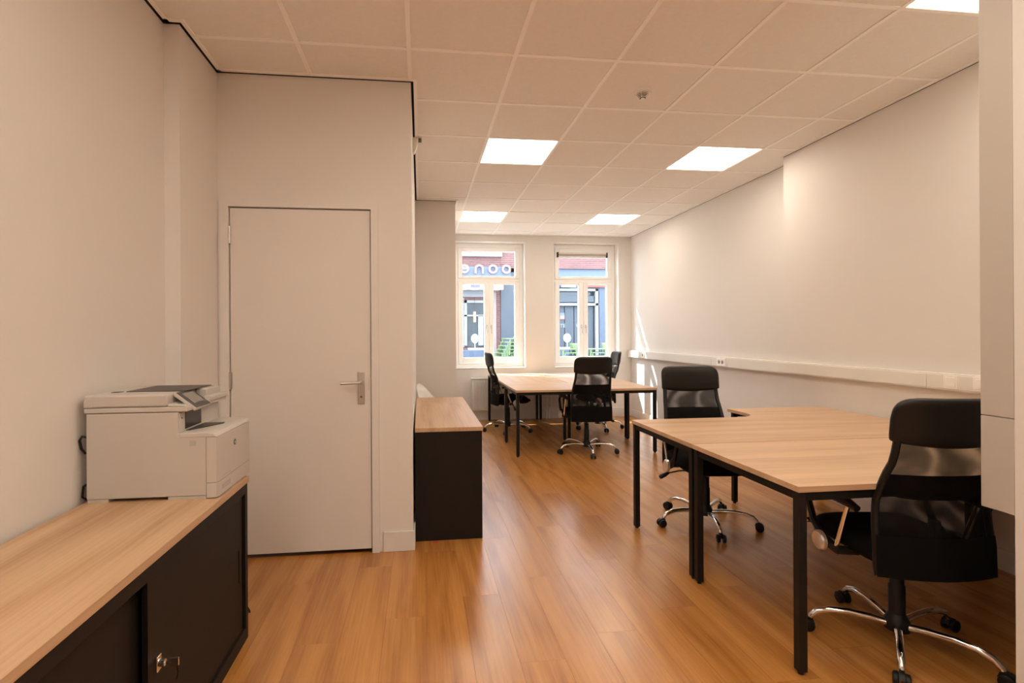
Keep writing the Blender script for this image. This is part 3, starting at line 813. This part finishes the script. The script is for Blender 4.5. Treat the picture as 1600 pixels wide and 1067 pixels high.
# ------------------------------------------------------------------ white shell chair behind the low cabinet (faces +X)
ws = empty('shell_chair', (.225, 5.42, 0), -.35); tag(ws, 'white plastic shell chair behind the low cabinet', 'chair')
rows = []
nA = 25
for lvl in range(9):
    t = lvl / 8; row = []
    for k in range(nA):
        a = math.radians(-118 + 236 * k / (nA - 1))      # 0 = back
        b = max(0, math.cos(a / 1.25))
        rim = .455 + .20 * b ** .8 + (.16 * max(0, math.cos(a * 1.35)) ** 1.5 if abs(a) < 1.16 else 0)
        r0, r1 = .13, .235 + .03 * b
        r = r0 + (r1 - r0) * (1 - (1 - t) ** 2.2)
        z = .425 + (rim - .425) * t ** 2.0
        row.append((-r * math.cos(a) * 1.0, r * math.sin(a) * 1.05, z))
    rows.append(row)
sh = MB().grid(rows)
sh.add([(.0, 0, .418)] + rows[0], [(0, k + 1, k + 2) for k in range(nA - 1)])
front = [rows[i][0] for i in range(9)][::-1] + [(0, 0, .42)] + [rows[i][-1] for i in range(9)]
so = sh.build('shell', 'shell_white', ws, True)
sm = so.modifiers.new('thick', 'SOLIDIFY'); sm.thickness = .009
MB().prism([(-.12, -.15), (.2, -.17), (.215, 0), (.2, .17), (-.12, .15)], .418, .428).build('seat', 'shell_white', ws, bevel=.004)
for (sx, sy) in ((-1, -1), (-1, 1), (1, -1), (1, 1)):
    MB().tube([(sx * .09, sy * .09, .42), (sx * .215, sy * .215, 0)], [.014, .010], 10).build('leg', 'beech', ws, True)

# ------------------------------------------------------------------ street outside
street = struct(B(-8, 14, 8.32, 24, -.32, -.20).build('street', 'paving'))
YF = 16.0
def fac(name, mat, par, x0, x1, z0, z1, out=.0, depth=.08, bevel=0):
    return B(x0, x1, YF - out - depth, YF - out, z0, z1).build(name, mat, par, bevel=bevel)
bld = empty('shop_building', (0, 0, 0)); tag(bld, 'brick shop with rounded pink letters and scalloped awning across the street', 'building')
B(-4, 2.58, YF, YF + 5, -.2, 5.3).build('wall', 'street_brick', bld)
fac('fascia', 'fascia_blue', bld, -1.5, 2.9, 3.20, 3.52, .0, .12)
fac('window_ledge', 'facade_white', bld, .9, 2.62, 3.84, 3.96, 0, .15); fac('upper_window', 'dark_glass', bld, 1.75, 2.7, 3.98, 5.2, 0, .04)
fac('cornice', 'facade_white', bld, -1.5, 2.25, 2.55, 2.74, 0, .10)
fac('ledge', 'facade_white', bld, -1.5, 2.25, 2.74, 2.80, 0, .16)
wf = MB()
for (p, q, u, v) in ((1.40, 1.48, 1.0, 2.44), (1.40, 2.35, 2.36, 2.44), (1.40, 2.35, 1.93, 1.98), (1.84, 2.0, 1.0, 1.95)): wf.box(p, q, YF - .10, YF - .02, u, v)
wf.build('shop_window_frame', 'facade_white', bld)
fac('window_surround', 'facade_white', bld, 1.27, 1.40, .95, 2.52, 0, .05); fac('shop_window_pane', 'dark_glass', bld, 1.48, 2.35, .95, 2.36, -.02, .04)
fac('rain_pipe', 'awning_pink', bld, 2.28, 2.42, 0, 2.7, .0, .1)
fac('pier', 'facade_white', bld, 2.22, 2.36, .2, 2.6, .0, .04)
aw = MB()
n = 40; x0, x1 = -.8, 2.58
for k in range(n):
    a = x0 + (x1 - x0) * k / n; b = x0 + (x1 - x0) * (k + 1) / n
    s = lambda x: 2.745 - .035 * abs(math.sin((x - .1) * 9))
    aw.add([(a, YF - .60, 2.97), (b, YF - .60, 2.97), (b, YF - .60, s(b)), (a, YF - .60, s(a)), (a, YF - .585, 2.97), (b, YF - .585, 2.97), (b, YF - .585, s(b)), (a, YF - .585, s(a))],
           [(0, 1, 2, 3), (4, 5, 6, 7), (3, 2, 6, 7), (0, 1, 5, 4)])
aw.prism([(YF - .60, 2.97), (YF - .60, 2.985), (YF, 3.20), (YF, 3.185)], x0, x1, 'X')
awn = aw.build('awning', 'awning_pink', bld)
text_mesh('awning_letters', 'noo', .17, 'planter_dark', (1.70, YF - .606, 2.86), (PI / 2, 0, 0), awn, depth=.003, bold=.004)
# sign letters: o n o o
def ring_letter(x, z, name='sign_letter', arch=False):
    mb = MB(); R, r = .148, .082; n = 28; y0, y1 = YF - .20, YF - .13
    pts_o, pts_i = [], []
    if arch:
        pts_o = [(x - R, z - R)] + [(x - R * math.cos(PI * k / n), z + R * math.sin(PI * k / n)) for k in range(n + 1)] + [(x + R, z - R)]
        pts_i = [(x - r, z - R)] + [(x - r * math.cos(PI * k / n), z + r * math.sin(PI * k / n)) for k in range(n + 1)] + [(x + r, z - R)]
        cl = False
    else:
        pts_o = [(x + R * math.cos(2 * PI * k / n), z + R * math.sin(2 * PI * k / n)) for k in range(n)]
        pts_i = [(x + r * math.cos(2 * PI * k / n), z + r * math.sin(2 * PI * k / n)) for k in range(n)]
        cl = True
    m = len(pts_o)
    V = [(p[0], y0, p[1]) for p in pts_o] + [(p[0], y0, p[1]) for p in pts_i] + [(p[0], y1, p[1]) for p in pts_o] + [(p[0], y1, p[1]) for p in pts_i]
    Fc = []
    for k in range(m if cl else m - 1):
        k2 = (k + 1) % m
        Fc += [(k, k2, m + k2, m + k), (2 * m + k, 3 * m + k, 3 * m + k2, 2 * m + k2), (k, 2 * m + k, 2 * m + k2, k2), (m + k, m + k2, 3 * m + k2, 3 * m + k)]
    if not cl: Fc += [(0, m, 3 * m, 2 * m), (m - 1, 2 * m - 1 + 0, 4 * m - 1, 3 * m - 1)]
    mb.add(V, Fc); return mb.build(name, 'letter_pink', bld)
for (x, ar) in ((1.40, False), (1.87, True), (2.31, False), (2.74, False)): ring_letter(x, 3.43, arch=ar)

b2 = empty('grey_building', (0, 0, 0)); tag(b2, 'blue-grey shopfront with glazed doors across the street', 'building')
B(2.585, 11, YF, YF + 5, 3.49, 5.3).build('brick_wall', 'street_brick', b2)
B(2.58, 4.35, YF - .06, YF + 5, -.2, 3.35).build('pilaster', 'facade_grey', b2)
B(4.35, 11, YF + .1, YF + 5, 3.0, 3.49).build('fascia', 'fascia_blue', b2)
B(5.86, 11, YF - .05, YF + 5, -.2, 3.0).build('pier', 'facade_blue', b2)
B(4.35, 5.86, YF + .25, YF + 5, -.2, 3.0).build('shop_interior_wall', 'dark_glass', b2)
fr2 = MB()
for (p, q, u, v) in ((4.35, 5.86, 2.28, 2.36), (5.74, 5.84, .3, 2.85), (4.35, 5.86, 2.76, 2.84), (4.35, 4.42, .3, 2.85)): fr2.box(p, q, YF - .02, YF + .10, u, v)
fr2.build('door_frame', 'facade_white', b2)
for (p, q) in ((4.42, 4.72), (4.74, 5.04), (5.06, 5.38), (5.40, 5.72)):
    B(p, q, YF + .12, YF + .18, -.1, 2.27).build('door_panel', 'facade_grey', b2, bevel=.01)
B(4.36, 5.72, YF + .05, YF + .12, 2.40, 2.60).build('roller_shutter', 'facade_grey', b2)
bn = B(4.45, 5.05, YF - .12, YF - .08, 2.87, 2.98).build('banner', 'facade_white', b2)
B(4.40, 4.55, YF - .13, YF - .08, 2.87, 2.98).build('banner_end', 'banner_blue', b2)
B(5.42, 6.2, YF - .13, YF - .08, 2.87, 2.98).build('banner_end', 'banner_red', b2)
text_mesh('window_letters', 'STE', .16, 'facade_white', (4.62, YF + .10, 1.62), (PI / 2, 0, 0), b2, depth=.002, bold=.004)
text_mesh('window_letters', 'Sa   IR', .13, 'facade_white', (5.27, YF + .10, 1.63), (PI / 2, 0, 0), b2, depth=.002, bold=.002)
B(4.56, 4.72, YF + .08, YF + .11, 1.95, 2.05).build('sticker', 'fascia_blue', b2)
B(4.56, 4.72, YF + .08, YF + .11, 1.84, 1.95).build('sticker', 'letter_pink', b2)

# pendant lamp glowing behind the shop window
pdl = empty('pendant_lamp', (1.72, YF - .16, 1.75)); tag(pdl, 'yellow tube pendant lamp glowing in the shop window', 'lamp')
MB().tube([(0, 0, 0), (0, 0, .32)], .035, 10).build('tube', 'lamp_yellow', pdl, True)
MB().tube([(0, 0, .32), (0, 0, .80)], .006, 6).build('cord', 'black_plastic', pdl)

# terrace: planter boxes with globe lamps, stacked green chairs
def globe_lamp(x, y, label):
    g = empty('globe_lamp', (x, y, -.2)); tag(g, label, 'lamp', 'globe lamps on the terrace')
    MB().lathe([(.004, 1.29), (.05, 1.30), (.10, 1.36), (.115, 1.43), (.10, 1.50), (.05, 1.555), (.004, 1.565)], seg=20).build('globe', 'socket_white', g, True)
    MB().tube([(0, 0, 1.15), (0, 0, 1.30)], .015, 8).build('stem', 'brushed_steel', g)
    B(-.20, .24, -.15, .15, 1.09, 1.15).build('tray', 'socket_white', g, bevel=.01)
    B(-.45, .40, -.2, .2, 0, 1.09).build('stand', 'planter_dark', g, bevel=.01)
globe_lamp(1.62, 14.9, 'white globe lamp on a dark stand before the brick shop')
globe_lamp(4.45, 14.9, 'white globe lamp on a dark stand before the grey shopfront')
def make_green_chair():
    c = empty('terrace_chair')
    MB().prism([(-.22, -.22), (.22, -.22), (.20, .22), (-.20, .22)], .43, .455).build('seat', 'green_plastic', c, bevel=.006)
    bk = MB()
    for k in range(4): bk.box(-.19 + k * .105, -.13 + k * .105, .20, .225, .45, .56)
    bk.box(-.20, .20, .195, .23, .55, .60); bk.build('backrest', 'green_plastic', c, bevel=.004)
    for (sx, sy) in ((-1, -1), (1, -1), (-1, 1), (1, 1)): MB().tube([(sx * .19, sy * .19, .44), (sx * .215, sy * .225, 0)], .016, 8).build('leg', 'green_plastic', c)
    return c
gc0 = None
stacks = [(2.00, 13.6, -70, 11, .052, 'brick shop'), (4.30, 13.3, -80, 8, -.05, 'globe lamp of the grey shopfront'), (5.14, 13.3, -95, 8, -.05, 'far pier of the grey shopfront')]
for (x, y, rot, n, dx, where) in stacks:
    for k in range(n):
        if gc0 is None: c = gc0 = make_green_chair()
        else: c = copy_tree(gc0)
        a = math.radians(rot)
        c.location = (x + dx * k, y, -.19 + .098 * k); c.rotation_euler = (0, 0, a)
        od = 'topmost' if k == n - 1 else ('lowest' if k == 0 else '%s lowest' % ['', 'second', 'third', 'fourth', 'fifth', 'sixth', 'seventh', 'eighth', 'ninth', 'tenth'][k])
        tag(c, 'green terrace chair, %s in the stack by the %s' % (od, where), 'chair', 'stacked green terrace chairs')
